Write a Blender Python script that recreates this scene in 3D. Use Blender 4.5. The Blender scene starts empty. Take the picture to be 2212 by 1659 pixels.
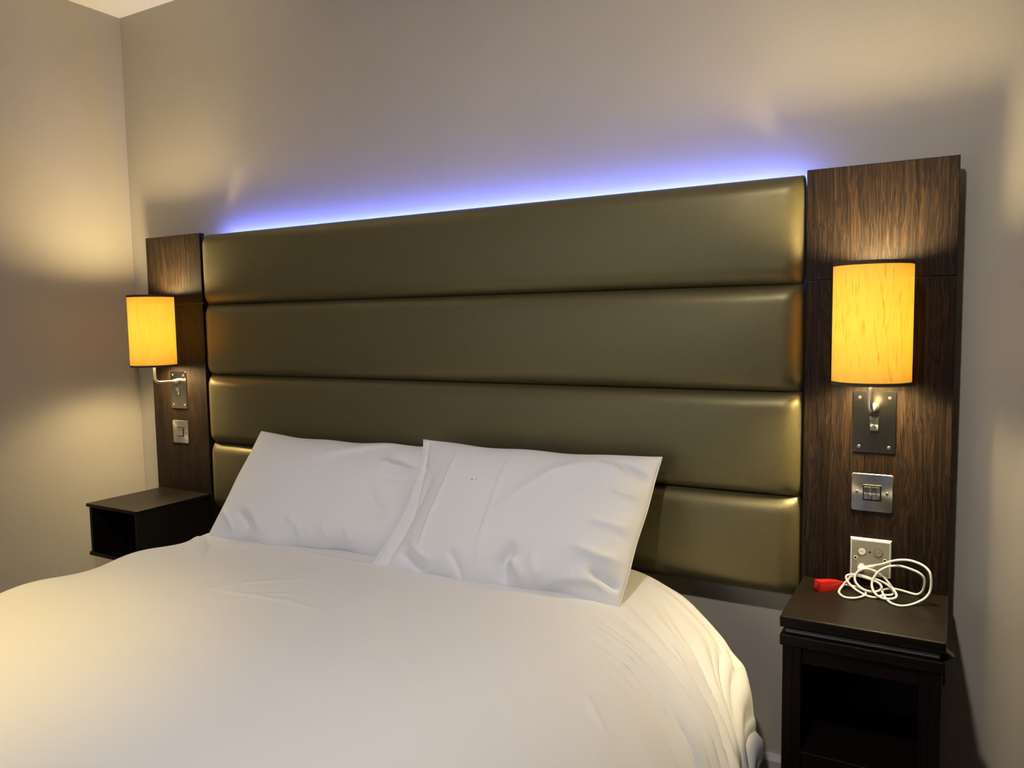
import bpy, bmesh, math, random
import numpy as np
from mathutils import Vector, Matrix

scene = bpy.context.scene
COL = scene.collection
Z0 = 0.81            # floor is z = 0; all heights below are given from the bedside switch line and lifted by Z0
DW = 0.065           # y of the bed-head wall (y = 0 is the front of the wooden side panels)

# ---------------------------------------------------------------- camera
def cam_axes(yaw, pitch, roll):
    cy, sy, cp, sp, cr, sr = math.cos(yaw), math.sin(yaw), math.cos(pitch), math.sin(pitch), math.cos(roll), math.sin(roll)
    f = Vector((-sy * cp, cy * cp, sp)); r = Vector((cy, sy, 0)); u = r.cross(f)
    return cr * r + sr * u, -sr * r + cr * u, f
cam_d = bpy.data.cameras.new('camera'); cam = bpy.data.objects.new('camera', cam_d); COL.objects.link(cam)
cam_d.sensor_fit = 'HORIZONTAL'; cam_d.sensor_width = 36; cam_d.lens = 1690 / 2212 * 36; cam_d.clip_start = .02
R_, U_, F_ = cam_axes(.5209, -.0816, -.0159)
cam.matrix_world = Matrix(((R_.x, U_.x, -F_.x, .1649), (R_.y, U_.y, -F_.y, -1.9205), (R_.z, U_.z, -F_.z, .4032 + Z0), (0, 0, 0, 1)))
scene.camera = cam
scene.cycles.max_bounces = 6; scene.cycles.diffuse_bounces = 3; scene.cycles.glossy_bounces = 3; scene.cycles.transmission_bounces = 4
scene.cycles.caustics_reflective = False; scene.cycles.caustics_refractive = False; scene.cycles.adaptive_threshold = .08; scene.cycles.use_light_tree = False

# ---------------------------------------------------------------- light
vs = scene.view_settings
vs.view_transform = 'Standard'; vs.look = 'None'; vs.gamma = 1; vs.use_curve_mapping = False; vs.exposure = 0.12
w = bpy.data.worlds.new('world'); scene.world = w; w.use_nodes = True
w.node_tree.nodes['Background'].inputs[0].default_value = (.6, .62, .7, 1); w.node_tree.nodes['Background'].inputs[1].default_value = .02

def spot(name, loc, target, energy, color, size, blend, radius):
    d = bpy.data.lights.new(name, 'SPOT'); o = bpy.data.objects.new(name, d); COL.objects.link(o)
    o.location = loc; o.rotation_euler = (Vector(target) - Vector(loc)).to_track_quat('-Z', 'Y').to_euler()
    d.energy = energy; d.color = color; d.spot_size = math.radians(size); d.spot_blend = blend; d.shadow_soft_size = radius
    return o
# two recessed ceiling downlights of the room: a neutral one near the viewer, a warm one over the left of the bed
spot('ceiling_downlight', (-.19, -1.8, 1.575 + Z0), (-.75, -.35, -.1 + Z0), 86, (1, .93, .87), 112, 1, .045)
spot('ceiling_downlight', (-1.95, -1.75, 1.575 + Z0), (-1.72, -1.36, -.3 + Z0), 120, (1, .70, .17), 50, 1, .045)

# cool fill added behind the viewer to lift shadows, with a made-up window
wd = bpy.data.lights.new('added_cool_fill', 'AREA'); wo = bpy.data.objects.new('added_cool_fill', wd); COL.objects.link(wo)
wd.shape = 'RECTANGLE'; wd.size = 1.5; wd.size_y = 1.25; wd.energy = 9; wd.color = (.80, .88, 1)
wo.location = (-1.8, -3.66, .55 + Z0); wo.rotation_euler = (math.pi / 2, 0, 0)

# ---------------------------------------------------------------- materials
def nt(name):
    m = bpy.data.materials.new(name); m.use_nodes = True
    t = m.node_tree; b = t.nodes['Principled BSDF']
    return m, t, b
def link(t, a, b): t.links.new(a, b)
def node(t, typ, **kw):
    n = t.nodes.new(typ)
    for k, v in kw.items():
        if hasattr(n, k): setattr(n, k, v)
        else: n.inputs[k.replace('_', ' ')].default_value = v
    return n
def plain(name, col, rough=.5, metal=0, spec=.5):
    m, t, b = nt(name)
    b.inputs['Base Color'].default_value = (*col, 1); b.inputs['Roughness'].default_value = rough
    b.inputs['Metallic'].default_value = metal; b.inputs['Specular IOR Level'].default_value = spec
    return m
def coords(t, scale, kind='Object'):
    tc = node(t, 'ShaderNodeTexCoord'); mp = node(t, 'ShaderNodeMapping')
    mp.inputs['Scale'].default_value = scale; link(t, tc.outputs[kind], mp.inputs['Vector'])
    return mp.outputs['Vector']
def ramp(t, fac, stops):
    r = node(t, 'ShaderNodeValToRGB'); e = r.color_ramp.elements
    while len(e) < len(stops): e.new(.5)
    for el, (p, c) in zip(e, stops): el.position = p; el.color = (*c, 1)
    link(t, fac, r.inputs['Fac']); return r.outputs['Color']
def bump(t, b, height, strength, dist):
    n = node(t, 'ShaderNodeBump'); n.inputs['Strength'].default_value = strength; n.inputs['Distance'].default_value = dist
    link(t, height, n.inputs['Height']); link(t, n.outputs['Normal'], b.inputs['Normal'])

def paint(name, col, rough=.55):
    m, t, b = nt(name)
    n1 = node(t, 'ShaderNodeTexNoise', Scale=2.2, Detail=3.0); link(t, coords(t, (1, 1, 1)), n1.inputs['Vector'])
    c = ramp(t, n1.outputs['Fac'], [(.3, tuple(x * .97 for x in col)), (.7, tuple(x * 1.03 for x in col))])
    link(t, c, b.inputs['Base Color']); b.inputs['Roughness'].default_value = rough; b.inputs['Specular IOR Level'].default_value = .35
    n2 = node(t, 'ShaderNodeTexNoise', Scale=260.0, Detail=2.0); link(t, coords(t, (1, 1, 1)), n2.inputs['Vector'])
    n3 = node(t, 'ShaderNodeTexNoise', Scale=9.0, Detail=2.0); link(t, coords(t, (1, 1, 1)), n3.inputs['Vector'])
    a = node(t, 'ShaderNodeMath', operation='MULTIPLY_ADD'); link(t, n3.outputs['Fac'], a.inputs[0]); a.inputs[1].default_value = 1.5; link(t, n2.outputs['Fac'], a.inputs[2])
    bump(t, b, a.outputs[0], .12, .0015)
    return m
M_WALL = paint('wall_paint', (.47, .430, .365))
M_CEIL = paint('ceiling_paint', (.74, .73, .72), .7)
M_SKIRT = plain('skirting_paint', (.55, .52, .47), .35)

def carpet():
    m, t, b = nt('carpet')
    n = node(t, 'ShaderNodeTexNoise', Scale=300.0, Detail=3.0); link(t, coords(t, (1, 1, 1)), n.inputs['Vector'])
    link(t, ramp(t, n.outputs['Fac'], [(.3, (.03, .028, .035)), (.7, (.07, .065, .075))]), b.inputs['Base Color'])
    b.inputs['Roughness'].default_value = .95; bump(t, b, n.outputs['Fac'], .6, .004)
    return m
M_CARPET = carpet()

def wood(name, axis, dark, mid, light, rough=.38, coat=0.0, figure=1.0):
    """dark open-pored veneer; axis = direction of the grain"""
    m, t, b = nt(name)
    def st(along, across): return tuple(along if i == 'xyz'.index(axis) else across for i in range(3))
    warp = node(t, 'ShaderNodeTexNoise', Scale=1.0, Detail=2.0); link(t, coords(t, st(4, 14)), warp.inputs['Vector'])
    tc = node(t, 'ShaderNodeTexCoord')
    sub = node(t, 'ShaderNodeVectorMath', operation='SUBTRACT'); link(t, warp.outputs['Color'], sub.inputs[0]); sub.inputs[1].default_value = (.5, .5, .5)
    sc = node(t, 'ShaderNodeVectorMath', operation='SCALE'); link(t, sub.outputs[0], sc.inputs[0]); sc.inputs['Scale'].default_value = .018 * figure
    ad = node(t, 'ShaderNodeVectorMath', operation='ADD'); link(t, tc.outputs['Object'], ad.inputs[0]); link(t, sc.outputs[0], ad.inputs[1])
    def streak(along, across, detail):
        mp = node(t, 'ShaderNodeMapping'); mp.inputs['Scale'].default_value = st(along, across); link(t, ad.outputs[0], mp.inputs['Vector'])
        n = node(t, 'ShaderNodeTexNoise', Scale=1.0, Detail=detail, Roughness=.6); link(t, mp.outputs[0], n.inputs['Vector']); return n.outputs['Fac']
    fine = streak(2.6, 700, 2.0); broad = streak(1.0, 150, 2.0)
    mx = node(t, 'ShaderNodeMath', operation='MULTIPLY_ADD'); link(t, broad, mx.inputs[0]); mx.inputs[1].default_value = .30
    fm = node(t, 'ShaderNodeMath', operation='MULTIPLY'); link(t, fine, fm.inputs[0]); fm.inputs[1].default_value = .70; link(t, fm.outputs[0], mx.inputs[2])
    link(t, ramp(t, mx.outputs[0], [(.38, dark), (.50, mid), (.64, light)]), b.inputs['Base Color'])
    b.inputs['Roughness'].default_value = rough; b.inputs['Specular IOR Level'].default_value = .16; b.inputs['Coat Weight'].default_value = coat
    bump(t, b, mx.outputs[0], .35, .0012)
    return m
M_WENGE = wood('wenge_veneer', 'z', (.002, .0011, .0007), (.0090, .0048, .0026), (.030, .0165, .0082), .5, figure=1.6)
M_TABLE = wood('dark_table_veneer', 'x', (.0045, .003, .0022), (.0075, .0052, .0037), (.012, .0083, .006), .40)
M_CARCASS = wood('red_brown_stained_wood', 'z', (.0018, .0007, .0005), (.0042, .0015, .0010), (.0085, .0030, .0019), .6)
M_BLACK = plain('black_plastic', (.006, .006, .006), .35)
M_VOID = plain('dark_lining', (.004, .0035, .003), .9)

def silk():
    m, t, b = nt('bronze_silk_upholstery')
    a = node(t, 'ShaderNodeTexNoise', Scale=1.0, Detail=2.0); link(t, coords(t, (60, 8, 2400)), a.inputs['Vector'])
    c = node(t, 'ShaderNodeTexNoise', Scale=1.0, Detail=2.0); link(t, coords(t, (2400, 8, 60)), c.inputs['Vector'])
    s = node(t, 'ShaderNodeMath', operation='ADD'); link(t, a.outputs['Fac'], s.inputs[0]); link(t, c.outputs['Fac'], s.inputs[1])
    h = node(t, 'ShaderNodeMath', operation='MULTIPLY'); link(t, s.outputs[0], h.inputs[0]); h.inputs[1].default_value = .5
    link(t, ramp(t, h.outputs[0], [(.35, (.136, .117, .058)), (.5, (.152, .131, .066)), (.65, (.168, .146, .076))]), b.inputs['Base Color'])
    b.inputs['Metallic'].default_value = .65; b.inputs['Roughness'].default_value = .43; b.inputs['Specular IOR Level'].default_value = .4
    bump(t, b, h.outputs[0], .12, .0004)
    return m
M_SILK = silk()

def linen(name, col=(.80, .80, .81), spots=None):
    m, t, b = nt(name)
    n = node(t, 'ShaderNodeTexNoise', Scale=900.0, Detail=2.0); link(t, coords(t, (1, 1, 1)), n.inputs['Vector'])
    n2 = node(t, 'ShaderNodeTexNoise', Scale=26.0, Detail=4.0); link(t, coords(t, (1, 1, 1)), n2.inputs['Vector'])
    a = node(t, 'ShaderNodeMath', operation='MULTIPLY_ADD'); link(t, n2.outputs['Fac'], a.inputs[0]); a.inputs[1].default_value = 3.0; link(t, n.outputs['Fac'], a.inputs[2])
    bump(t, b, a.outputs[0], .10, .001)
    b.inputs['Base Color'].default_value = (*col, 1); b.inputs['Roughness'].default_value = .9
    b.inputs['Specular IOR Level'].default_value = .2; b.inputs['Sheen Weight'].default_value = .15
    if spots:      # small dark specks on the cloth
        tc = node(t, 'ShaderNodeTexCoord'); prev = None
        nz = node(t, 'ShaderNodeTexNoise', Scale=400.0)
        link(t, tc.outputs['Object'], nz.inputs['Vector'])
        for p, r in spots:
            d = node(t, 'ShaderNodeVectorMath', operation='DISTANCE'); link(t, tc.outputs['Object'], d.inputs[0]); d.inputs[1].default_value = p
            ma = node(t, 'ShaderNodeMath', operation='MULTIPLY'); link(t, nz.outputs['Fac'], ma.inputs[0]); ma.inputs[1].default_value = r * 2
            lt = node(t, 'ShaderNodeMath', operation='LESS_THAN'); link(t, d.outputs['Value'], lt.inputs[0]); link(t, ma.outputs[0], lt.inputs[1])
            if prev is None: prev = lt.outputs[0]
            else:
                mxx = node(t, 'ShaderNodeMath', operation='MAXIMUM'); link(t, prev, mxx.inputs[0]); link(t, lt.outputs[0], mxx.inputs[1]); prev = mxx.outputs[0]
        link(t, ramp(t, prev, [(0, col), (1, (.24, .24, .27))]), b.inputs['Base Color'])
    return m
M_DUVET = linen('duvet_cotton')
M_SHEET = linen('sheet_cotton', (.72, .72, .74))
M_PILLOW = linen('pillow_cotton', (.79, .80, .84))

def shade_mat():
    m, t, b = nt('lampshade_fabric')
    t.nodes.remove(b); out = t.nodes['Material Output']
    n = node(t, 'ShaderNodeTexNoise', Scale=1.0, Detail=3.0); link(t, coords(t, (420, 420, 26)), n.inputs['Vector'])
    c = ramp(t, n.outputs['Fac'], [(.34, (.60, .27, .02)), (.44, (1, .54, .05)), (.7, (1, .57, .055))])
    tr = node(t, 'ShaderNodeBsdfTranslucent'); df = node(t, 'ShaderNodeBsdfDiffuse'); mix = node(t, 'ShaderNodeMixShader')
    sc = node(t, 'ShaderNodeMixRGB'); sc.blend_type = 'MULTIPLY'; sc.inputs['Fac'].default_value = 1; link(t, c, sc.inputs[1]); sc.inputs[2].default_value = (.050, .050, .050, 1)
    link(t, sc.outputs[0], tr.inputs['Color'])
    geo = node(t, 'ShaderNodeNewGeometry'); lin = node(t, 'ShaderNodeMixRGB'); link(t, geo.outputs['Backfacing'], lin.inputs['Fac'])
    lin.inputs[1].default_value = (.55, .40, .13, 1); lin.inputs[2].default_value = (.92, .86, .72, 1); link(t, lin.outputs[0], df.inputs['Color'])   # pale lining inside
    mix.inputs['Fac'].default_value = .70
    link(t, tr.outputs[0], mix.inputs[1]); link(t, df.outputs[0], mix.inputs[2]); link(t, mix.outputs[0], out.inputs['Surface'])
    return m
M_SHADE = shade_mat()
M_TRIM = plain('shade_trim_ribbon', (.045, .036, .016), .8)

def brushed(name, col, rough, aniso):
    m, t, b = nt(name)
    b.inputs['Base Color'].default_value = (*col, 1); b.inputs['Metallic'].default_value = 1
    b.inputs['Roughness'].default_value = rough; b.inputs['Anisotropic'].default_value = aniso
    if aniso:
        tg = node(t, 'ShaderNodeTangent', direction_type='RADIAL', axis='Y'); link(t, tg.outputs[0], b.inputs['Tangent'])
    return m
M_STEEL = brushed('brushed_steel', (.46, .45, .43), .33, .8)
M_NICKEL = brushed('dark_satin_nickel', (.36, .34, .30), .20, 0)
M_CHROME = brushed('polished_nickel', (.88, .84, .74), .32, 0)
M_WPLAST = plain('white_plastic', (.80, .79, .74), .35)
M_GFACE = plain('grey_label_film', (.22, .215, .18), .45)
M_GBUT = plain('grey_button', (.23, .225, .19), .4)
M_RING = plain('brown_ring', (.07, .045, .03), .5)
M_INK = plain('grey_ink', (.12, .11, .10), .6)
M_CABLE = plain('white_cable_sheath', (.80, .78, .70), .4)
M_RED = plain('red_plastic', (.62, .012, .01), .32)
M_GREY = plain('grey_edge_strip', (.10, .10, .11), .45)
def led():
    m, t, b = nt('blue_led'); b.inputs['Base Color'].default_value = (.2, .3, 1, 1)
    b.inputs['Emission Color'].default_value = (.13, .19, 1, 1); b.inputs['Emission Strength'].default_value = 650
    return m
M_LED = led()

# ---------------------------------------------------------------- mesh helpers
def tag(o, label=None, cat=None, group=None, kind=None):
    if label: o['label'] = label
    if cat: o['category'] = cat
    if group: o['group'] = group
    if kind: o['kind'] = kind
    return o
def thing(name, loc, label, cat, group=None):
    o = bpy.data.objects.new(name, None); COL.objects.link(o); o.location = (loc[0], loc[1], loc[2] + Z0); o.empty_display_size = .05
    return tag(o, label, cat, group)
def wloc(o):
    v = Vector((0, 0, 0))
    while o: v += Vector(o.location); o = o.parent
    return v
def obj(name, bm, mat, parent=None, origin=None, smooth=False):
    """bm is in 'switch line' coordinates; origin likewise"""
    if origin is None:
        c = [v.co for v in bm.verts]; lo = [min(p[i] for p in c) for i in range(3)]; hi = [max(p[i] for p in c) for i in range(3)]
        origin = ((lo[0] + hi[0]) / 2, (lo[1] + hi[1]) / 2, lo[2])
    og = Vector(origin)
    for v in bm.verts: v.co -= og
    bmesh.ops.recalc_face_normals(bm, faces=bm.faces)
    me = bpy.data.meshes.new(name); bm.to_mesh(me); bm.free()
    if smooth:
        me.polygons.foreach_set('use_smooth', [True] * len(me.polygons))
    me.materials.append(mat)
    o = bpy.data.objects.new(name, me); COL.objects.link(o)
    ow = og + Vector((0, 0, Z0))
    if parent: o.parent = parent; o.location = ow - wloc(parent)
    else: o.location = ow
    return o
def box(x0, x1, y0, y1, z0, z1, bev=0, seg=2, bm=None):
    b = bmesh.new()
    bmesh.ops.create_cube(b, size=1)
    for v in b.verts: v.co = Vector(((x0 + x1) / 2 + v.co.x * (x1 - x0), (y0 + y1) / 2 + v.co.y * (y1 - y0), (z0 + z1) / 2 + v.co.z * (z1 - z0)))
    if bev: bmesh.ops.bevel(b, geom=b.edges[:], offset=bev, segments=seg, affect='EDGES', profile=.5)
    if bm is not None:
        me = bpy.data.meshes.new('t'); b.to_mesh(me); b.free(); bm.from_mesh(me); bpy.data.meshes.remove(me); return bm
    return b
def tube(pts, r, seg=10, cap=True, bm=None):
    bm = bm or bmesh.new(); pts = [Vector(p) for p in pts]; n = len(pts); rings = []
    rr = r if hasattr(r, '__len__') else [r] * n
    t0 = (pts[1] - pts[0]).normalized(); up = Vector((0, 0, 1)) if abs(t0.z) < .9 else Vector((1, 0, 0))
    nrm = t0.cross(up).normalized()
    for i, p in enumerate(pts):
        t = (pts[min(i + 1, n - 1)] - pts[max(i - 1, 0)]).normalized()
        nrm = (nrm - t * nrm.dot(t)).normalized(); bi = t.cross(nrm)
        rings.append([bm.verts.new(p + rr[i] * (math.cos(a) * nrm + math.sin(a) * bi)) for a in [2 * math.pi * k / seg for k in range(seg)]])
    for a, b in zip(rings, rings[1:]):
        for k in range(seg): bm.faces.new((a[k], a[(k + 1) % seg], b[(k + 1) % seg], b[k]))
    if cap: bm.faces.new(rings[0][::-1]); bm.faces.new(rings[-1])
    return bm
def spline(P, k=6):
    P = [Vector(p) for p in P]; out = []
    for i in range(len(P) - 1):
        a, b, c, d = P[max(i - 1, 0)], P[i], P[i + 1], P[min(i + 2, len(P) - 1)]
        for j in range(k):
            t = j / k
            out.append(.5 * ((2 * b) + (c - a) * t + (2 * a - 5 * b + 4 * c - d) * t * t + (3 * b - a - 3 * c + d) * t ** 3))
    return out + [P[-1]]
def plate(cx, cz, w, h, y0, y1, r, bev=.0006):
    """flat plate with rounded corners, y0 back, y1 front (y1 < y0)"""
    bm = bmesh.new(); ring = []
    for sx, sz, a0 in ((1, 1, 0), (-1, 1, 90), (-1, -1, 180), (1, -1, 270)):
        for k in range(6):
            a = math.radians(a0 + 90 * k / 5); ring.append((cx + sx * (w / 2 - r) + r * math.cos(a), cz + sz * (h / 2 - r) + r * math.sin(a)))
    def lay(y, s):
        return [bm.verts.new((cx + (x - cx) * (1 - 2 * s / w), y, cz + (z - cz) * (1 - 2 * s / h))) for x, z in ring]
    L = [lay(y0, 0), lay(y1 + bev, 0), lay(y1, bev)]
    n = len(ring)
    for a, b in zip(L, L[1:]):
        for k in range(n): bm.faces.new((a[k], a[(k + 1) % n], b[(k + 1) % n], b[k]))
    bm.faces.new(L[0][::-1]); bm.faces.new(L[-1])
    return bm
def disc(cx, cz, r, y0, y1, seg=28, bev=.0004):
    return plate(cx, cz, 2 * r, 2 * r, y0, y1, r * .999, bev)
def screw(cx, cz, y, parent, r=.0028, mat=None):
    s = obj('screw', disc(cx, cz, r, y, y - .0012), mat or M_CHROME, parent, (cx, y, cz))
    bm = box(cx - r * .75, cx + r * .75, y - .00135, y - .0011, cz - r * .14, cz + r * .14); box(cx - r * .14, cx + r * .14, y - .00135, y - .0011, cz - r * .75, cz + r * .75, bm=bm)
    obj('screw_slot', bm, M_BLACK, s if s.parent.parent is None else s, (cx, y, cz))
    return s
def grid_mesh(name, P, mat, parent=None, origin=(0, 0, 0), sub=0, faces=None):
    """P: (n, m, 3) array of points -> smooth mesh"""
    n, m = P.shape[:2]; og = np.array(origin)
    V = (P.reshape(-1, 3) - og)
    i = np.arange(n - 1)[:, None] * m + np.arange(m - 1)[None]
    F = np.stack([i, i + m, i + m + 1, i + 1], -1).reshape(-1, 4)
    me = bpy.data.meshes.new(name); me.from_pydata(V.tolist(), [], F.tolist()); me.update()
    me.polygons.foreach_set('use_smooth', [True] * len(me.polygons)); me.materials.append(mat)
    o = bpy.data.objects.new(name, me); COL.objects.link(o)
    ow = Vector(origin) + Vector((0, 0, Z0))
    if parent: o.parent = parent; o.location = ow - wloc(parent)
    else: o.location = ow
    return o
def ridge(S, Y, pts, h, wd, mode='ridge', taper=.35):
    """displacement of a fold running along a polyline; 'step' is high on the left of its run and low on the right"""
    pts = np.array(pts, float); seg = np.hypot(*np.diff(pts, axis=0).T); L = np.concatenate([[0], np.cumsum(seg)]); best = np.full(S.shape, 1e9); sd = np.zeros(S.shape); tt = np.zeros(S.shape)
    for k in range(len(seg)):
        a, b = pts[k], pts[k + 1]; d = (b - a) / seg[k]
        t = np.clip((S - a[0]) * d[0] + (Y - a[1]) * d[1], 0, seg[k])
        dx = S - (a[0] + t * d[0]); dy = Y - (a[1] + t * d[1]); r = np.hypot(dx, dy)
        up = r < best; best = np.where(up, r, best); sd = np.where(up, np.sign(d[0] * dy - d[1] * dx) * r, sd); tt = np.where(up, (L[k] + t) / L[-1], tt)
    end = np.clip(np.minimum(tt, 1 - tt) / taper, 0, 1); end = end * end * (3 - 2 * end)
    q = sd / wd
    if mode == 'step': p = (np.exp(-np.clip(q, 0, None) / 1.9) / (1 + np.exp(-np.clip(q, -40, 40) / .22)))
    else: p = np.exp(-(np.sqrt(q * q + .06) - .245) * 1.5)
    return h * end * p
def vnoise(S, Y, sc, seed):
    rng = np.random.RandomState(seed); out = np.zeros(S.shape)
    for k in range(9):
        a = rng.uniform(0, 2 * math.pi); f = sc * rng.uniform(.6, 1.6); ph = rng.uniform(0, 6.28)
        out += np.sin((S * math.cos(a) + Y * math.sin(a)) * f + ph)
    return out / 4

# ---------------------------------------------------------------- room shell
XL, XR, YF, CEIL = -2.708, 1.95, -3.7, 1.597
def shell(name, x0, x1, y0, y1, z0, z1, mat):
    return tag(obj(name, box(x0, x1, y0, y1, z0, z1), mat), kind='structure')
shell('floor', XL - .1, XR + .1, YF - .1, DW + .1, -.91, -.81, M_CARPET)
shell('ceiling', XL - .1, XR + .1, YF - .1, DW + .1, CEIL, CEIL + .1, M_CEIL)
shell('wall_back', XL - .1, XR + .1, DW, DW + .1, -.81, CEIL, M_WALL)
shell('wall_left', XL - .1, XL, YF, DW, -.81, CEIL, M_WALL)
shell('wall_right', XR, XR + .1, YF, DW, -.81, CEIL, M_WALL)
shell('wall_front', XL - .1, XR + .1, YF - .1, YF, -.81, CEIL, M_WALL)
wf = bmesh.new()
for a in ((-1.09, .49, -.125, -.085), (-1.09, .49, 1.185, 1.225), (-1.09, -1.05, -.085, 1.185), (.45, .49, -.085, 1.185), (-.32, -.28, -.085, 1.185)):
    box(a[0] - 1.5, a[1] - 1.5, YF, YF + .03, a[2], a[3], bm=wf)
added_win = tag(obj('added_window_1', wf, plain('added_window_frame', (.75, .75, .74), .4)), kind='structure')  # unseen window, added only as a setting for the cool fill light
for x0, x1 in ((-2.55, -1.82), (-1.78, -1.05)): obj('added_pane', box(x0, x1, YF + .002, YF + .012, -.085, 1.185), plain('added_window_glass', (.25, .3, .4), .05), added_win)
def skirt(name, pts):
    bm = bmesh.new(); prof = [(0, -.81), (.018, -.81), (.018, -.722), (.012, -.712), (0, -.710)]
    (xa, ya), (xb, yb), (nx, ny) = pts
    A = [bm.verts.new((xa + nx * d, ya + ny * d, z)) for d, z in prof]; B = [bm.verts.new((xb + nx * d, yb + ny * d, z)) for d, z in prof]
    for k in range(5): bm.faces.new((A[k], A[(k + 1) % 5], B[(k + 1) % 5], B[k]))
    bm.faces.new(A); bm.faces.new(B[::-1])
    tag(obj(name, bm, M_SKIRT), kind='structure')
skirt('baseboard_back', ((XL, DW), (XR, DW), (0, -1)))
skirt('baseboard_left', ((XL, YF), (XL, DW - .018), (1, 0)))

# ---------------------------------------------------------------- headboard
HX0, HX1 = -2.219, -.1535
hb = thing('headboard', ((HX0 + HX1) / 2, .02, -.27), 'wide bronze padded headboard of four stacked cushions behind the bed', 'headboard')
obj('backing_board', box(HX0 + .03, HX1 - .012, .024, .040, -.225, .705), M_BLACK, hb)
batten = obj('wall_batten', box(HX0 + .25, HX1 - .25, .040, DW - .001, .30, .36), M_BLACK, hb)
obj('wall_batten', box(HX0 + .25, HX1 - .25, .040, DW - .001, -.10, -.04), M_BLACK, hb)
def cushion(z0, z1, seed):
    xs = np.concatenate([HX0 + .07 * (1 - np.cos(np.linspace(0, math.pi / 2, 16))), np.linspace(HX0 + .08, HX1 - .08, 60), HX1 - .07 * (1 - np.cos(np.linspace(math.pi / 2, 0, 16)))])
    th = np.linspace(0, math.pi, 46); zs = (z0 + z1) / 2 - (z1 - z0) / 2 * np.cos(th)
    X, Z = np.meshgrid(xs, zs, indexing='ij')
    def edge(e, r): q = np.clip(e / r, 0, 1); return np.sqrt(np.clip(1 - (1 - q) ** 2, 0, 1))
    ez = np.minimum(Z - z0, z1 - Z); ex = np.minimum(X - HX0, HX1 - X)
    bul = edge(ez, .040) * edge(ex, .050)
    dome = (1 - ((Z - (z0 + z1) / 2) / ((z1 - z0) / 2)) ** 2) * np.clip(ex / .15, 0, 1)
    Y = .020 - .034 * bul - .009 * dome + .0012 * vnoise(X, Z, 9, seed) * bul
    # pulled in a little at the seams on both ends
    X = X + (np.exp(-((X - HX0) / .03) ** 2) - np.exp(-((X - HX1) / .03) ** 2)) * .007 * (1 - edge(ez, .05))
    P = np.stack([X, Y, Z], -1)
    o = grid_mesh('cushion', P, M_SILK, hb, ((HX0 + HX1) / 2, .02, z0))
    s = o.modifiers.new('thick', 'SOLIDIFY'); s.thickness = .004; s.offset = 0
    return o
for k, (a, b) in enumerate(((-.270, -.029), (-.027, .222), (.2235, .4755), (.477, .7245))): cushion(a, b, k + 3)
obj('led_carrier', box(HX0 + .05, HX1 - .006, .0402, .0420, .668, .686), M_BLACK, hb)
obj('led_strip', box(HX0 + .06, HX1 - .008, .0420, .0430, .672, .682), M_LED, hb)

# ---------------------------------------------------------------- wooden side panels
def side_panel(x0, x1, label):
    p = thing('headboard_side_panel', ((x0 + x1) / 2, .02, -.42), label, 'panel', 'wooden panels flanking the headboard')
    obj('upper_board', box(x0, x1, 0, .022, .4835, .7339, .0008, 1), M_WENGE, p)
    obj('lower_board', box(x0, x1, 0, .022, -.42, .4800, .0008, 1), M_WENGE, p)
    obj('joint_strip', box(x0 + .001, x1 - .001, .004, .022, .4800, .4835), M_BLACK, p)
    obj('backing_frame', box(x0 + .03, x1 - .03, .022, DW - .001, -.42, .69), M_BLACK, p)
    return p
side_panel(-2.5318, -2.227, 'dark wood grain wall panel left of the headboard in the room corner')
side_panel(-.1496, .155, 'dark wood grain wall panel right of the headboard above the bedside cabinet')

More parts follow.
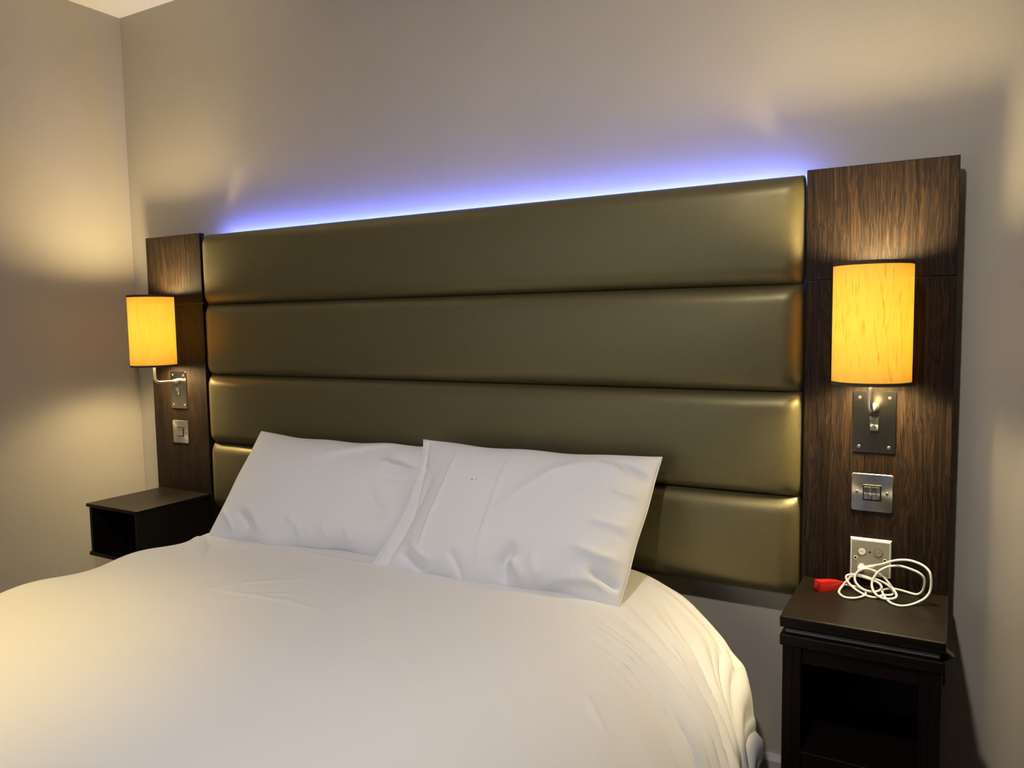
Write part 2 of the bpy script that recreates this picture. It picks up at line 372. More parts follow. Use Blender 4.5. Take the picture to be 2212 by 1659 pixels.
# ---------------------------------------------------------------- wall lamps
def wall_lamp(cx, label):
    L = thing('wall_lamp', (cx, 0, .161), label, 'lamp', 'bedside wall lamps')
    pl = obj('mounting_plate', plate(cx, .161, .0885, .1388, 0, -.003, .003), M_NICKEL, L, (cx, 0, .161))
    for sx in (-.0307, .0307):
        for z in (.2168, .1053): screw(cx + sx, z, -.003, pl, .0034)
    fr = obj('switch_surround', plate(cx + .0003, .1562, .0212, .0345, -.003, -.0042, .001), M_BLACK, pl)
    rocker(cx + .0003, .1562, .0160, .0285, -.0042, pl)
    # arm: out of the plate, round the bend and up into the shade
    ya = -.100; pts = [(cx, -.003, .1955), (cx, -.03, .1955), (cx, -.060, .1955), (cx, ya + .020, .1960)]
    for k in range(1, 8):
        a = math.pi / 2 * k / 8; pts.append((cx, ya + .02 - .02 * math.sin(a), .1960 + .02 * (1 - math.cos(a))))
    pts += [(cx, ya, .216), (cx, ya, .262), (cx, ya, .27)]
    obj('arm', tube(pts, .0052, 14), M_CHROME, L, smooth=True)
    obj('arm_collar', tube([(cx, -.002, .1955), (cx, -.010, .1955), (cx, -.022, .1955)], [.0095, .0095, .0062], 18), M_CHROME, L, smooth=True)
    obj('lamp_holder', tube([(cx, ya, .262), (cx, ya, .286)], .014, 18), M_WPLAST, L, smooth=True)
    z0, z1, r = .2555, .5125, .0782
    bm = bmesh.new(); n = 64
    A = [bm.verts.new((cx + r * math.cos(2 * math.pi * k / n), ya + r * math.sin(2 * math.pi * k / n), z0)) for k in range(n)]
    B = [bm.verts.new((cx + r * math.cos(2 * math.pi * k / n), ya + r * math.sin(2 * math.pi * k / n), z1)) for k in range(n)]
    for k in range(n): bm.faces.new((A[k], A[(k + 1) % n], B[(k + 1) % n], B[k]))
    sh = obj('shade', bm, M_SHADE, L, smooth=True)
    for za, zb in ((z0 - .0005, z0 + .0065), (z1 - .0075, z1 + .0005)):
        bm = bmesh.new(); rings = []
        for rr, z in ((r + .0008, za), (r + .0008, zb), (r - .0008, zb), (r - .0008, za)):
            rings.append([bm.verts.new((cx + rr * math.cos(2 * math.pi * k / n), ya + rr * math.sin(2 * math.pi * k / n), z)) for k in range(n)])
        for q in range(4):
            for k in range(n): bm.faces.new((rings[q][k], rings[q][(k + 1) % n], rings[(q + 1) % 4][(k + 1) % n], rings[(q + 1) % 4][k]))
        obj('trim_band', bm, M_TRIM, sh)
    ring = tube([(cx + .0772 * math.cos(a), ya + .0772 * math.sin(a), .259) for a in np.linspace(0, 2 * math.pi, 33)], .0012, 6)
    for k in range(3):
        a = 2 * math.pi * k / 3 + .5; tube([(cx + .005 * math.cos(a), ya + .005 * math.sin(a), .264), (cx + .0772 * math.cos(a), ya + .0772 * math.sin(a), .259)], .0012, 6, bm=ring)
    obj('shade_carrier', ring, M_CHROME, L)
    for zb in (.300, .384, .468):      # a long tubular bulb
        d = bpy.data.lights.new('bulb_light', 'POINT'); d.energy = 12.5; d.color = (1, .79, .42); d.shadow_soft_size = .03
        lo = bpy.data.objects.new('bulb_light', d); COL.objects.link(lo); lo.parent = L; lo.location = Vector((cx, ya, zb + Z0)) - wloc(L)
    return L
def rocker(cx, cz, w_, h_, y, parent, tilt=.0018):
    bm = box(cx - w_ / 2, cx + w_ / 2, y - .0030, y + .001, cz - h_ / 2, cz + h_ / 2, .0007, 2)
    for v in bm.verts:
        if v.co.y < y: v.co.y -= tilt * abs((v.co.z - cz) / (h_ / 2)) * (1.6 if v.co.z > cz else .5)
    bmesh.ops.subdivide_edges(bm, edges=[e for e in bm.edges if abs(e.verts[0].co.z - e.verts[1].co.z) > h_ * .8], cuts=1)
    for v in bm.verts:
        if abs(v.co.z - cz) < h_ * .1 and v.co.y < y: v.co.y = y - .0026
    return obj('rocker', bm, M_STEEL, parent, (cx, y, cz))
wall_lamp(-2.3803, 'lit yellow drum wall lamp on the left panel beside the room corner')
wall_lamp(.0016, 'lit yellow drum wall lamp on the right panel above the bedside cabinet')

# ---------------------------------------------------------------- light switches
def switch(cx, cz, label):
    s = thing('light_switch', (cx, 0, cz), label, 'switch', 'double rocker switches by the bed')
    obj('plate', plate(cx, cz, .086, .086, 0, -.0032, .0045, .001), M_STEEL, s, (cx, 0, cz))
    obj('surround', plate(cx + .0003, cz, .0385, .0365, -.0032, -.0044, .001), M_BLACK, s)
    for k in (-1, 1): rocker(cx + .0003 + k * .0085, cz, .0158, .0292, -.0044, s)
    for k in (-1, 1): screw(cx + k * .0311, cz + .0006, -.0032, s, .0030, M_STEEL)
switch(-2.3811, .003, 'brushed steel double light switch low on the left panel')
switch(0, 0, 'brushed steel double light switch on the right panel between lamp and call point')

# ---------------------------------------------------------------- call point and its lead
def text_mesh(s, size, parent, cx, y, cz, mat):
    cu = bpy.data.curves.new('lettering', 'FONT'); cu.body = s; cu.size = size; cu.align_x = 'CENTER'; cu.align_y = 'CENTER'; cu.extrude = .00008; cu.resolution_u = 2
    tmp = bpy.data.objects.new('lettering', cu); COL.objects.link(tmp)
    me = bpy.data.meshes.new_from_object(tmp.evaluated_get(bpy.context.evaluated_depsgraph_get()))
    bpy.data.objects.remove(tmp); me.materials.clear(); me.materials.append(mat)
    o = bpy.data.objects.new('lettering', me); COL.objects.link(o); o.parent = parent; o.rotation_euler = (math.pi / 2, 0, 0)
    o.location = Vector((cx, y, cz + Z0)) - wloc(parent)
    return o
cp = thing('call_point', (.0003, 0, -.149), 'white and grey wall plate with CALL and RESET buttons above the bedside cabinet', 'call point')
def call_plate():
    bm = bmesh.new(); c = (.0003, -.149); r0, r1 = .043, .0408
    lay = []
    for y, h in ((0, r0), (-.005, r0), (-.0105, r1)):
        lay.append([bm.verts.new((c[0] + sx * h, y, c[1] + sz * h)) for sx, sz in ((-1, -1), (1, -1), (1, 1), (-1, 1))])
    for a, b in zip(lay, lay[1:]):
        for k in range(4): bm.faces.new((a[k], a[(k + 1) % 4], b[(k + 1) % 4], b[k]))
    bm.faces.new(lay[0][::-1]); bm.faces.new(lay[-1]); return bm
obj('plate', call_plate(), M_WPLAST, cp, (.0003, 0, -.149))
obj('face_film', plate(.0003, -.1495, .0785, .0775, -.0104, -.0108, .001, .0001), M_GFACE, cp)
for bx_, mat, s in ((-.0172, M_WPLAST, 'CALL'), (.0166, M_GBUT, 'RESET')):
    bt = obj('button', disc(bx_, -.1352, .0082, -.0106, -.0118), mat, cp, (bx_, -.0106, -.1352))
    bm = tube([(bx_ + .0086 * math.cos(a), -.0112, -.1352 + .0086 * math.sin(a)) for a in np.linspace(0, 2 * math.pi, 37)], .0006, 6)
    obj('ring', bm, M_RING, bt)
    text_mesh(s, .0052 if s == 'CALL' else .0043, bt, bx_, -.01185, -.1352, M_INK)
obj('indicator', disc(-.0006, -.1354, .0022, -.0106, -.0112), M_BLACK, cp)
for sx in (-.0305, .0303):
    bm = tube([(sx + .0034 * math.cos(a), -.0110, -.1513 + .0034 * math.sin(a)) for a in np.linspace(0, 2 * math.pi, 25)], .0007, 6)
    sc_ = obj('screw', disc(sx, -.1513, .0030, -.0104, -.0112), M_BLACK, cp, (sx, -.0106, -.1513)); obj('screw_recess_rim', bm, M_WPLAST, sc_)
obj('jack_socket', tube([(-.0177, -.0106, -.171), (-.0177, -.0125, -.171)], .0075, 24), M_WPLAST, cp)

ld = thing('call_bell_lead', (.03, -.07, -.2148), 'coiled white call lead with red push handset on the bedside cabinet', 'call lead')
bm = tube([(-.0177, -.0125, -.1705), (-.0177, -.030, -.170), (-.0177, -.036, -.1697), (-.0177, -.0375, -.1696)], [.0058, .0064, .0060, .0040], 18)
tube([(-.0177, -.031, -.1697), (-.0100, -.0335, -.1665), (-.0040, -.036, -.1635)], [.0046, .0042, .0036], 14, bm=bm)
plug = obj('plug', bm, M_CABLE, ld, smooth=True)
bm = bmesh.new(); pa, pb = Vector((-.0050, -.0355, -.1640)), Vector((.0160, -.0452, -.1532))
for k in range(4): tube([pa.lerp(pb, (k + .08) / 4), pa.lerp(pb, (k + .62) / 4)], .0042 - .0004 * k, 12, bm=bm)
tube([pa, pb], .0025, 10, bm=bm)
obj('strain_relief', bm, M_CABLE, plug)
CORD = [(0.0155, -0.0451, -0.1534), (0.0287, -0.0489, -0.1477), (0.0464, -0.0545, -0.1372), (0.0674, -0.0611, -0.1295), (0.0869, -0.0677, -0.1273), (0.1074, -0.0736, -0.1319), (0.1199, -0.0778, -0.1416), (0.1241, -0.0796, -0.1544), (0.125, -0.0795, -0.1708), (0.1222, -0.0801, -0.1877), (0.1117, -0.0841, -0.2022), (0.0904, -0.0996, -0.2122), (0.0715, -0.119, -0.2122), (0.052, -0.1117, -0.2122), (0.0386, -0.0847, -0.2116), (0.0315, -0.0692, -0.2059), (0.0302, -0.0531, -0.2062), (0.0363, -0.0398, -0.2065), (0.0521, -0.0312, -0.206), (0.0695, -0.0274, -0.209), (0.0869, -0.0281, -0.2119), (0.0986, -0.032, -0.2105), (0.1076, -0.0371, -0.1998), (0.1113, -0.0418, -0.182), (0.1094, -0.0453, -0.1669), (0.098, -0.0483, -0.1561), (0.0752, -0.0515, -0.1481), (0.0582, -0.0554, -0.1455), (0.0412, -0.0599, -0.1487), (0.0243, -0.0643, -0.1591), (0.0133, -0.0688, -0.1746), (0.0099, -0.0745, -0.188), (0.0131, -0.0819, -0.1983), (0.0216, -0.0902, -0.2061), (0.0348, -0.096, -0.2096), (0.0462, -0.0958, -0.2091), (0.0571, -0.088, -0.2075), (0.0594, -0.0754, -0.2047), (0.054, -0.062, -0.2), (0.0438, -0.0518, -0.1896), (0.0302, -0.0463, -0.1761), (0.017, -0.0452, -0.1684), (0.0028, -0.047, -0.164), (-0.0077, -0.0503, -0.1635), (-0.0181, -0.0539, -0.168), (-0.0248, -0.0574, -0.1771), (-0.026, -0.0616, -0.1868), (-0.021, -0.0665, -0.1953), (-0.0097, -0.0711, -0.2027), (0.0059, -0.0721, -0.2063), (0.0197, -0.068, -0.2054), (0.0272, -0.0602, -0.2015), (0.0277, -0.0529, -0.1978), (0.0214, -0.0492, -0.1919), (0.0058, -0.049, -0.1864), (-0.0121, -0.0505, -0.182), (-0.0302, -0.0521, -0.1795), (-0.0422, -0.0532, -0.1826), (-0.0445, -0.0552, -0.1889), (-0.0387, -0.0599, -0.1974), (-0.0255, -0.0682, -0.2062), (-0.01, -0.0778, -0.2107), (0.0052, -0.0887, -0.2122), (0.0193, -0.0888, -0.2122), (0.0323, -0.0787, -0.2087), (0.0465, -0.0667, -0.2098), (0.0522, -0.0531, -0.209), (0.0481, -0.0423, -0.2038), (0.0358, -0.0368, -0.1955), (0.0167, -0.0366, -0.1885), (-0.0012, -0.0383, -0.1853), (-0.0193, -0.0388, -0.1839), (-0.0352, -0.0384, -0.1884), (-0.0421, -0.0413, -0.1968), (-0.0481, -0.0515, -0.2028), (-0.0558, -0.0774, -0.2122), (-0.0517, -0.1007, -0.2122), (-0.0401, -0.1174, -0.2122), (-0.0248, -0.1168, -0.2122), (-0.0119, -0.1049, -0.2122), (-0.0025, -0.0816, -0.2122), (-0.0043, -0.0637, -0.2095), (-0.0177, -0.0502, -0.2092), (-0.0333, -0.0412, -0.2098), (-0.0448, -0.0364, -0.2113), (-0.0525, -0.0346, -0.2121)]
obj('cable', tube(spline(CORD, 6), .0026, 10), M_CABLE, ld, smooth=True)
def handset():
    # tapered square handset lying on its side, pointing from the button face to the cable
    a = Vector((-.1010, -.0930, -.2035)); b = Vector((-.0500, -.0370, -.2080)); ax = (b - a).normalized(); sd = Vector((0, 0, 1)).cross(ax).normalized(); up = ax.cross(sd)
    bm = bmesh.new(); L = []
    for t, hw, hh in ((0, .0098, .0110), (.02, .0104, .0113), (.45, .0098, .0108), (.72, .0080, .0090), (.93, .0042, .0050), (1, .0036, .0040)):
        c = a.lerp(b, t); L.append([bm.verts.new(c + sd * sx * hw + up * (sz * hh)) for sx, sz in ((-1, -1), (1, -1), (1, 1), (-1, 1))])
    for p, q in zip(L, L[1:]):
        for k in range(4): bm.faces.new((p[k], p[(k + 1) % 4], q[(k + 1) % 4], q[k]))
    bm.faces.new(L[0][::-1]); bm.faces.new(L[-1]); bmesh.ops.bevel(bm, geom=bm.edges[:], offset=.0008, segments=2, affect='EDGES')
    h = obj('push_handset', bm, M_RED, ld)
    bm = bmesh.new(); L = []
    for d, s in ((.001, .0062), (-.0012, .0062), (-.0016, .0056)):
        L.append([bm.verts.new(a + ax * d + sd * sx * s + up * sz * s * .9) for sx, sz in ((-1, -1), (1, -1), (1, 1), (-1, 1))])
    for p, q in zip(L, L[1:]):
        for k in range(4): bm.faces.new((p[k], p[(k + 1) % 4], q[(k + 1) % 4], q[k]))
    bm.faces.new(L[-1]); bm.faces.new(L[0][::-1]); obj('push_button', bm, M_RED, h)
    bm = bmesh.new(); L = []
    for s, s2 in ((.0078, .0072), (.0066, .0061)):
        L.append([bm.verts.new(a - ax * .0004 + sd * sx * s + up * sz * s2) for sx, sz in ((-1, -1), (1, -1), (1, 1), (-1, 1))])
    for k in range(4): bm.faces.new((L[0][k], L[0][(k + 1) % 4], L[1][(k + 1) % 4], L[1][k]))
    obj('button_groove', bm, plain('dark_red_groove', (.08, .004, .004), .6), h)
handset()

# ---------------------------------------------------------------- bedside shelf (left) and cabinet (right)
sf = thing('bedside_shelf', (-2.37, -.15, -.408), 'dark wood open box shelf fixed to the left panel beside the bed', 'shelf')
obj('top', box(-2.512, -2.231, -.306, 0, -.2325, -.2205, .002), M_TABLE, sf)
obj('side', box(-2.503, -2.489, -.300, 0, -.394, -.2325, .001, 1), M_TABLE, sf)
obj('side', box(-2.249, -2.235, -.300, 0, -.394, -.2325, .001, 1), M_TABLE, sf)
obj('bottom', box(-2.510, -2.233, -.304, 0, -.408, -.394, .002), M_TABLE, sf)
obj('back', box(-2.489, -2.249, -.012, -.001, -.394, -.2325), M_VOID, sf)

cb = thing('bedside_cabinet', (.006, -.14, -.81), 'dark wood bedside cabinet with open front at the right of the bed', 'cabinet')
obj('top', box(-.1446, .1572, -.2850, 0, -.2378, -.2148, .003, 3), M_TABLE, cb)
obj('recess_core', box(-.134, .147, -.272, 0, -.2535, -.2378), M_BLACK, cb)
obj('edge_strip', box(-.134, .147, -.2765, -.272, -.2492, -.2420), M_GREY, cb)
obj('lower_top', box(-.1446, .1572, -.2850, 0, -.2765, -.2535, .003, 3), M_TABLE, cb)
obj('side', box(-.1392, -.1190, -.279, -.002, -.81, -.2765, .001, 1), M_CARCASS, cb)
obj('side', box(.1310, .1512, -.279, -.002, -.81, -.2765, .001, 1), M_CARCASS, cb)
obj('stile', box(-.1190, -.1020, -.279, -.257, -.81, -.2765, .001, 1), M_CARCASS, cb)
obj('stile', box(.1140, .1310, -.279, -.257, -.81, -.2765, .001, 1), M_CARCASS, cb)
obj('top_rail', box(-.1020, .1140, -.274, -.254, -.312, -.2765, .001, 1), M_CARCASS, cb)
obj('bottom_rail', box(-.1020, .1140, -.274, -.252, -.560, -.502, .001, 1), M_CARCASS, cb)
obj('inner_shelf', box(-.1190, .1310, -.252, -.014, -.520, -.502), M_CARCASS, cb)
obj('lower_panel', box(-.1020, .1140, -.268, -.254, -.81, -.560), M_CARCASS, cb)
obj('back', box(-.1190, .1310, -.014, -.002, -.81, -.2765), M_VOID, cb)
bm = bmesh.new(); P_ = [(.150, -.236), (.150, -.262), (.171, -.249)]
A_ = [bm.verts.new((x, -.262, z)) for x, z in P_]; B_ = [bm.verts.new((x, -.240, z)) for x, z in P_]
for k in range(3): bm.faces.new((A_[k], A_[(k + 1) % 3], B_[(k + 1) % 3], B_[k]))
bm.faces.new(A_); bm.faces.new(B_[::-1]); obj('corner_bracket', bm, M_BLACK, cb)

# ---------------------------------------------------------------- bed
bd = thing('bed', (-1.19, -1.05, -.81), 'double bed base and mattress under the white duvet', 'bed')
def soft_box(x0, x1, y0, y1, z0, z1, r): return box(x0, x1, y0, y1, z0, z1, r, 5)
obj('divan_base', box(-1.855, -.525, -1.99, -.045, -.78, -.53, .015, 3), plain('charcoal_base_fabric', (.03, .03, .035), .9), bd)
for x in (-1.75, -.63):
    for y in (-1.9, -.14): obj('caster', tube([(x, y, -.81), (x, y, -.78)], .025, 18), M_BLACK, bd)
obj('mattress', soft_box(-1.865, -.515, -2.0, -.040, -.53, -.292, .035), M_SHEET, bd, smooth=True)

# ---------------------------------------------------------------- duvet
def duvet():
    XR0, AR, BR, ZT = -.62, .41, .37, -.25
    XL0, AL, BL = -1.815, .13, .33
    def arc(a, b, zend):
        th = np.linspace(0, math.acos(max(-1, 1 - (ZT - zend) / b)), 600); x = a * np.sin(th); z = ZT - b * (1 - np.cos(th))
        return x, z, np.concatenate([[0], np.cumsum(np.hypot(np.diff(x), np.diff(z)))])
    rx, rz, rs = arc(AR, BR, -.585); lx, lz, ls = arc(AL, BL, -.545)
    s_r = XR0 + rs[-1]; s_l = XL0 - ls[-1]
    s = np.concatenate([np.linspace(s_l, -1.0, 150)[:-1], np.linspace(-1.0, s_r, 190)])
    v = np.concatenate([np.linspace(0, .38, 190)[:-1], np.linspace(.38, 1, 110)])
    S, V = np.meshgrid(s, v, indexing='ij')
    yh = np.where(S > XR0, -.068 - .13 * np.clip((S - XR0) / (s_r - XR0), 0, 1) ** 2, -.068)
    Y = yh + V * (-2.12 - yh)
    q = S - XR0; ql = XL0 - S
    X = np.where(q > 0, XR0 + np.interp(q, rs, rx), np.where(ql > 0, XL0 - np.interp(ql, ls, lx), S))
    Z = np.where(q > 0, np.interp(q, rs, rz), np.where(ql > 0, np.interp(ql, ls, lz), ZT))
    dx = np.gradient(X, axis=0); dz = np.gradient(Z, axis=0); nl = np.hypot(dx, dz); NX, NZ = -dz / nl, dx / nl
    D = .0035 * vnoise(S, Y, 5, 11) + .0012 * vnoise(S, Y, 17, 5)
    down = np.clip((S - (-.50)) / .42, 0, 1)
    f = lambda pts, h, wd, mode='ridge', tp=.3: ridge(S, Y, pts, h * FS, wd, mode, tp)
    FS = 1.0
    # folds of the right-hand drape: a fan of sharp-crested pleats running down the slope, plus a few single strong ones
    def crest(p): return 1 - np.sqrt(np.sin(p) ** 2 + .035)
    fan = Y + (.48 * np.exp(-((Y + .30) / .14) ** 2) + .14) * (S + .5)
    wob = .016 * vnoise(S, fan, 9, 31) + .006 * vnoise(S, fan, 24, 32)
    amp = np.clip((S + .56) / .34, 0, 1) ** .9
    near = 1 / (1 + np.exp((-fan - .57) / .035))
    m1 = np.clip(.55 + .75 * vnoise(S * .7, fan, 17, 41), .05, 1.3); m2 = np.clip(.35 + .8 * vnoise(S * .8, fan, 30, 42), 0, 1.2)
    D += amp * near * (.027 * m1 * (crest(math.pi * (fan + wob) / .074) - .35) + .011 * m2 * (crest(math.pi * (fan + 1.4 * wob) / .031 + 1) - .35))
    D += np.clip((S + .40) / .30, 0, 1) ** 1.5 * (1 - near) * .020 * (crest(math.pi * (fan + 1.5 * wob) / .15 + .6) - .35)
    D += np.clip((S + .22) / .16, 0, 1) * .006 * vnoise(S, fan, 34, 51) * near
    D += f([(-.525, -.478), (-.479, -.469), (-.439, -.47), (-.399, -.482), (-.356, -.492), (-.28, -.505), (-.16, -.52)], .0075, .020, 'step', .25)
    D += f([(-.473, -.295), (-.428, -.293), (-.385, -.307), (-.354, -.333), (-.319, -.372), (-.286, -.405), (-.22, -.44)], .0065, .018, 'step')
    D += f([(-.370, -.325), (-.319, -.338), (-.288, -.33), (-.256, -.33), (-.17, -.334)], .006, .018, 'step')
    D += f([(-.51, -.10), (-.446, -.123), (-.382, -.145), (-.316, -.163), (-.248, -.175), (-.12, -.19)], .006, .016)
    # creases on the top
    for pts, h in (([(-1.434, -.68), (-1.312, -.67), (-1.179, -.651), (-1.022, -.666)], .0030), ([(-1.022, -.666), (-1.021, -.55), (-1.004, -.415)], .0022),
                   ([(-1.41, -.731), (-1.361, -.61), (-1.2, -.493)], .0035), ([(-1.316, -.76), (-1.264, -.655), (-1.154, -.588)], .0030),
                   ([(-.546, -.679), (-.532, -.583), (-.511, -.486)], .0035), ([(-.536, -.539), (-.525, -.497), (-.518, -.445)], .0030),
                   ([(-.543, -.377), (-.552, -.456)], .0022), ([(-1.535, -.743), (-1.51, -.652), (-1.451, -.575)], .0030), ([(-.42, -.658), (-.381, -.688), (-.34, -.715)], .0025),
                   ([(-1.561, -.334), (-1.326, -.359), (-1.055, -.349)], .0030)):
        D += f(pts, h * 1.3, .0065)
    D += f([(-1.84, -.385), (-1.795, -.400), (-1.727, -.440), (-1.638, -.525)], .013, .014, tp=.2)
    D += f([(-1.797, -.385), (-1.68, -.400), (-1.565, -.400)], .005, .020)
    D -= f([(-1.79, -.39), (-1.70, -.45), (-1.62, -.54)], .004, .02)
    D += np.clip(ql + .05, 0, .2) * .10 * np.sin(Y * 21 + 1)       # gentle scallops of the left edge
    # pressed flat and slightly down below the pillows
    D *= 1 - .85 / (1 + np.exp(-(Y + .345) / .012)) / (1 + np.exp((S + .56) / .03))
    D -= .006 * np.exp(-((Y + .20) / .10) ** 2) * np.clip((-S - .5) / .15, 0, 1)
    P = np.stack([X + NX * D, Y, Z + NZ * D], -1)
    o = grid_mesh('duvet', P, M_DUVET, None, (-1.19, -1.05, -.55))
    m = o.modifiers.new('thick', 'SOLIDIFY'); m.thickness = .016; m.offset = -1
    tag(o, 'white cotton duvet draped over the double bed, folds at its right side', 'duvet')
duvet()

# ---------------------------------------------------------------- pillows
def pillow(name, BL, BR, TL, TR, thick, folds, seed, label, mat, concave=(.0, .0, .035, .03), flap=0.0, specks=None):
    BL, BR, TL, TR = map(np.array, (BL, BR, TL, TR)); cen = (BL + BR + TL + TR) / 4
    nrm = np.cross(BR - BL, TL - BL); nrm /= np.linalg.norm(nrm)
    if nrm[1] > 0: nrm = -nrm
    n, m = 150, 100
    u = .5 - .5 * np.cos(np.linspace(0, math.pi, n)); u = .6 * u + .4 * np.linspace(0, 1, n)
    v = .5 - .5 * np.cos(np.linspace(0, math.pi, m)); v = .6 * v + .4 * np.linspace(0, 1, m)
    A, B = np.meshgrid(u, v, indexing='ij')
    cl, cr, cb_, ct = concave                 # how far each edge bows in between its corners
    hump = lambda t: (np.sin(math.pi * np.clip(t, 0, 1))) ** .8
    A2 = A + cl * hump(B) * (1 - A) ** 3 - cr * hump(B) * A ** 3
    B2 = B + cb_ * hump(A) * (1 - B) ** 3 - ct * hump(A) * B ** 3
    B2 = B2 + (.024 * np.sin(A * 11 + seed) + .014 * np.sin(A * 27 + 2 * seed)) * hump(A) * ((1 - B) ** 4) + .007 * np.sin(A * 17 + seed) * hump(A) * B ** 4
    A2 = A2 + .002 * np.sin(B * 13 + seed) * hump(B) * (A ** 4 - (1 - A) ** 4)
    base = ((1 - A2) * (1 - B2))[..., None] * BL + (A2 * (1 - B2))[..., None] * BR + ((1 - A2) * B2)[..., None] * TL + (A2 * B2)[..., None] * TR
    a, b = 2 * np.clip((A - flap * (1.25 - .85 * B)) / (1 - flap * (1.25 - .85 * B)), 0, 1) - 1, 2 * B - 1
    pa = np.where(a > 0, np.clip(1 - np.abs(a) ** 4.5, 0, 1) ** .55, np.clip(1 - np.abs(a) ** 2.6, 0, 1) ** .62)
    pb = np.where(b < 0, np.clip(1 - np.abs(b) ** 4.0, 0, 1) ** .55, np.clip(1 - np.abs(b) ** 2.4, 0, 1) ** .62)
    puff = pa * pb
    LX, LY = A * .72, B * .42
    rng = np.random.RandomState(seed); D = .002 * vnoise(LX, LY, 14, seed) * puff
    de = np.minimum.reduce([LX, .72 - LX, LY, .42 - LY])
    for k in range(34):                       # little puckers running in from the seams
        side = rng.randint(4); t = rng.uniform(.06, .94); ln = rng.uniform(.03, .085); sl = rng.uniform(-.35, .35) * ln
        p = {0: [(t * .72, .004), (t * .72 + sl, ln)], 1: [(t * .72, .416), (t * .72 + sl, .42 - ln)], 2: [(.004, t * .42), (ln, t * .42 + sl)], 3: [(.716, t * .42), (.72 - ln, t * .42 + sl)]}[side]
        D += ridge(LX, LY, p, rng.choice([-1, 1]) * rng.uniform(.0015, .004), rng.uniform(.006, .011), 'ridge', .45)
    for pts, h, wd, mode in folds:
        D += 2.1 * ridge(LX, LY, [(x * .72, y * .42) for x, y in pts], h, wd, mode, .3)
    if flap:
        fw = flap * (1.25 - .85 * B + .12 * np.sin(B * 9)); D += .0025 * np.clip(A / .02, 0, 1) * np.clip((fw - A) / .02, 0, 1) * (1 + .8 * np.sin(B * 17)) - .003 * np.exp(-((A - fw) / .012) ** 2)
    fr = np.clip(de / .010, 0, 1)
    front = base + nrm * (thick * 1.1 * puff + D * fr)[..., None]
    back = base - nrm * (thick * .55 * puff)[..., None]
    def rest(Q):          # the underside settles on the duvet instead of sinking in
        x = Q[..., 0]; zc = np.where(x > -.62, -.25 - .37 * (1 - np.sqrt(np.clip(1 - ((x + .62) / .41) ** 2, 0, 1))), -.25) + .010
        Q[..., 2] = np.maximum(Q[..., 2], zc); return Q
    front, back, base = rest(front), rest(back), rest(base)
    nf = n * m; og = np.array((cen[0], cen[1], min(BL[2], BR[2])))
    V = np.concatenate([front.reshape(-1, 3), back.reshape(-1, 3)]) - og
    i = np.arange(n - 1)[:, None] * m + np.arange(m - 1)[None]
    F1 = np.stack([i, i + m, i + m + 1, i + 1], -1).reshape(-1, 4); F2 = F1[:, ::-1] + nf
    me = bpy.data.meshes.new(name); me.from_pydata(V.tolist(), [], np.concatenate([F1, F2]).tolist())
    bm = bmesh.new(); bm.from_mesh(me); bmesh.ops.remove_doubles(bm, verts=bm.verts, dist=1e-5); bmesh.ops.recalc_face_normals(bm, faces=bm.faces); bm.to_mesh(me); bm.free()
    me.polygons.foreach_set('use_smooth', [True] * len(me.polygons)); me.materials.append(mat)
    if specks:      # small dark marks on the cloth
        pts_ = [tuple(front[np.argmin(np.abs(u - sa)), np.argmin(np.abs(v - sb))] - og) for sa, sb in specks]
        me.materials.clear(); me.materials.append(linen('pillow_cotton_with_specks', (.79, .80, .84), [(p, q) for p, q in zip(pts_, (.0022, .0014))]))
    o = bpy.data.objects.new(name, me); COL.objects.link(o); o.location = Vector(og) + Vector((0, 0, Z0))
    tag(o, label, 'pillow', 'pillows propped on the headboard')
    # stitched seam along the outer edge
    def edge_pt(a_, b_):
        k = int(round(a_ * (n - 1))); l = int(round(b_ * (m - 1))); return base[k, l]
    loop = [base[k, 0] for k in range(0, n, 3)] + [base[n - 1, l] for l in range(0, m, 3)] + [base[k, m - 1] for k in range(n - 1, -1, -3)] + [base[0, l] for l in range(m - 1, -1, -3)]
    obj('seam', tube([tuple(p) for p in loop], .0018, 6), mat, o, smooth=True)
    return o
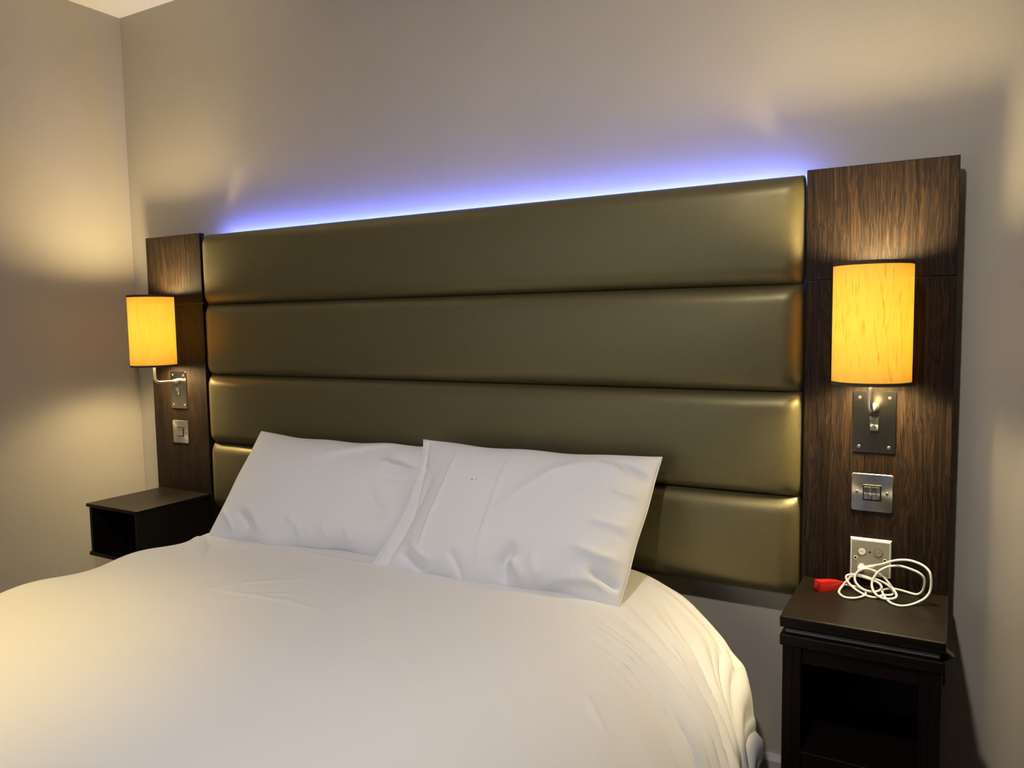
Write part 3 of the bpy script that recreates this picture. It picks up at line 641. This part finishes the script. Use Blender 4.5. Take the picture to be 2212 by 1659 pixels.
pillow('pillow', (-1.8087, -.3607, -.247), (-1.120, -.262, -.247), (-1.8743, -.07, .0418), (-1.150, -.035, .0321), .062,
       [([(.715, .546), (.818, .381), (.906, .222)], -.009, .035, 'ridge'), ([(.36, .62), (.53, .753), (.64, .841), (.78, .929), (.891, .985)], .007, .035, 'step'),
        ([(.17, .25), (.264, .147), (.326, .05)], .007, .012, 'ridge'), ([(.13, .23), (.22, .12), (.26, .05)], -.006, .012, 'ridge'), ([(.03, .22), (.119, .123), (.158, .04)], .006, .011, 'ridge'),
        ([(.42, .19), (.489, .108), (.506, .05)], .005, .010, 'ridge'), ([(.77, .75), (.854, .694), (.94, .686)], .006, .016, 'ridge'), ([(.80, .58), (.913, .621), (.975, .68)], -.007, .016, 'ridge'), ([(.82, .80), (.90, .76), (.96, .74)], -.005, .014, 'ridge'),
        ([(.60, .16), (.63, .08), (.64, .03)], .004, .010, 'ridge'), ([(.72, .14), (.74, .08), (.75, .03)], .004, .010, 'ridge')],
       7, 'plain white pillow at the left, partly covered by the other pillow', M_PILLOW, (.0, .02, .0, .045))
pb_ = pillow('pillow', (-1.1776, -.3606, -.245), (-.4945, -.3034, -.258), (-1.1892, -.085, .0585), (-.469, -.075, .0583), .066,
       [([(.22, 1.0), (.216, .966), (.205, .6), (.193, .391), (.21, .078), (.22, .0)], .0045, .007, 'ridge'), ([(.46, 1.0), (.457, .951), (.449, .681), (.46, .383), (.456, .223), (.49, .0)], .0050, .008, 'step'),
        ([(.12, .75), (.091, .579), (.056, .35), (.043, .1)], -.008, .030, 'ridge'), ([(.82, .92), (.659, .764), (.537, .53), (.44, .30)], .006, .030, 'ridge'), ([(.88, .80), (.74, .66), (.62, .45), (.52, .26)], -.005, .032, 'ridge'),
        ([(.61, .26), (.572, .13), (.603, .0)], -.014, .018, 'ridge'), ([(.60, .17), (.631, .10), (.68, .01)], .009, .011, 'ridge'), ([(.68, .20), (.70, .10), (.73, .02)], .008, .018, 'ridge'),
        ([(.80, .27), (.921, .244), (1.0, .25)], .007, .015, 'ridge'), ([(.88, .16), (.952, .125), (1.0, .107)], -.012, .013, 'ridge'), ([(.70, -.02), (.842, .064), (.914, .089), (.99, .06)], .010, .014, 'step'),
        ([(.86, .90), (.935, .845), (1.0, .802)], -.011, .011, 'ridge'), ([(.786, .886), (.832, .855), (.90, .841)], .005, .010, 'ridge'), ([(.86, .69), (.935, .665), (1.0, .675)], .004, .012, 'ridge'), ([(.83, .453), (.941, .452), (1.0, .464)], .004, .013, 'ridge'),
        ([(.34, .16), (.408, .067), (.44, .0)], -.006, .012, 'ridge'), ([(.10, .13), (.204, .045), (.28, .0)], -.007, .013, 'ridge'), ([(.13, .20), (.22, .11), (.30, .05)], .005, .012, 'ridge')],
       12, 'white pillow in front at the right, with two pressed creases and an open hem', M_PILLOW, (.055, .0, .0, .03), flap=.055, specks=((.336, .644), (.352, .647)))
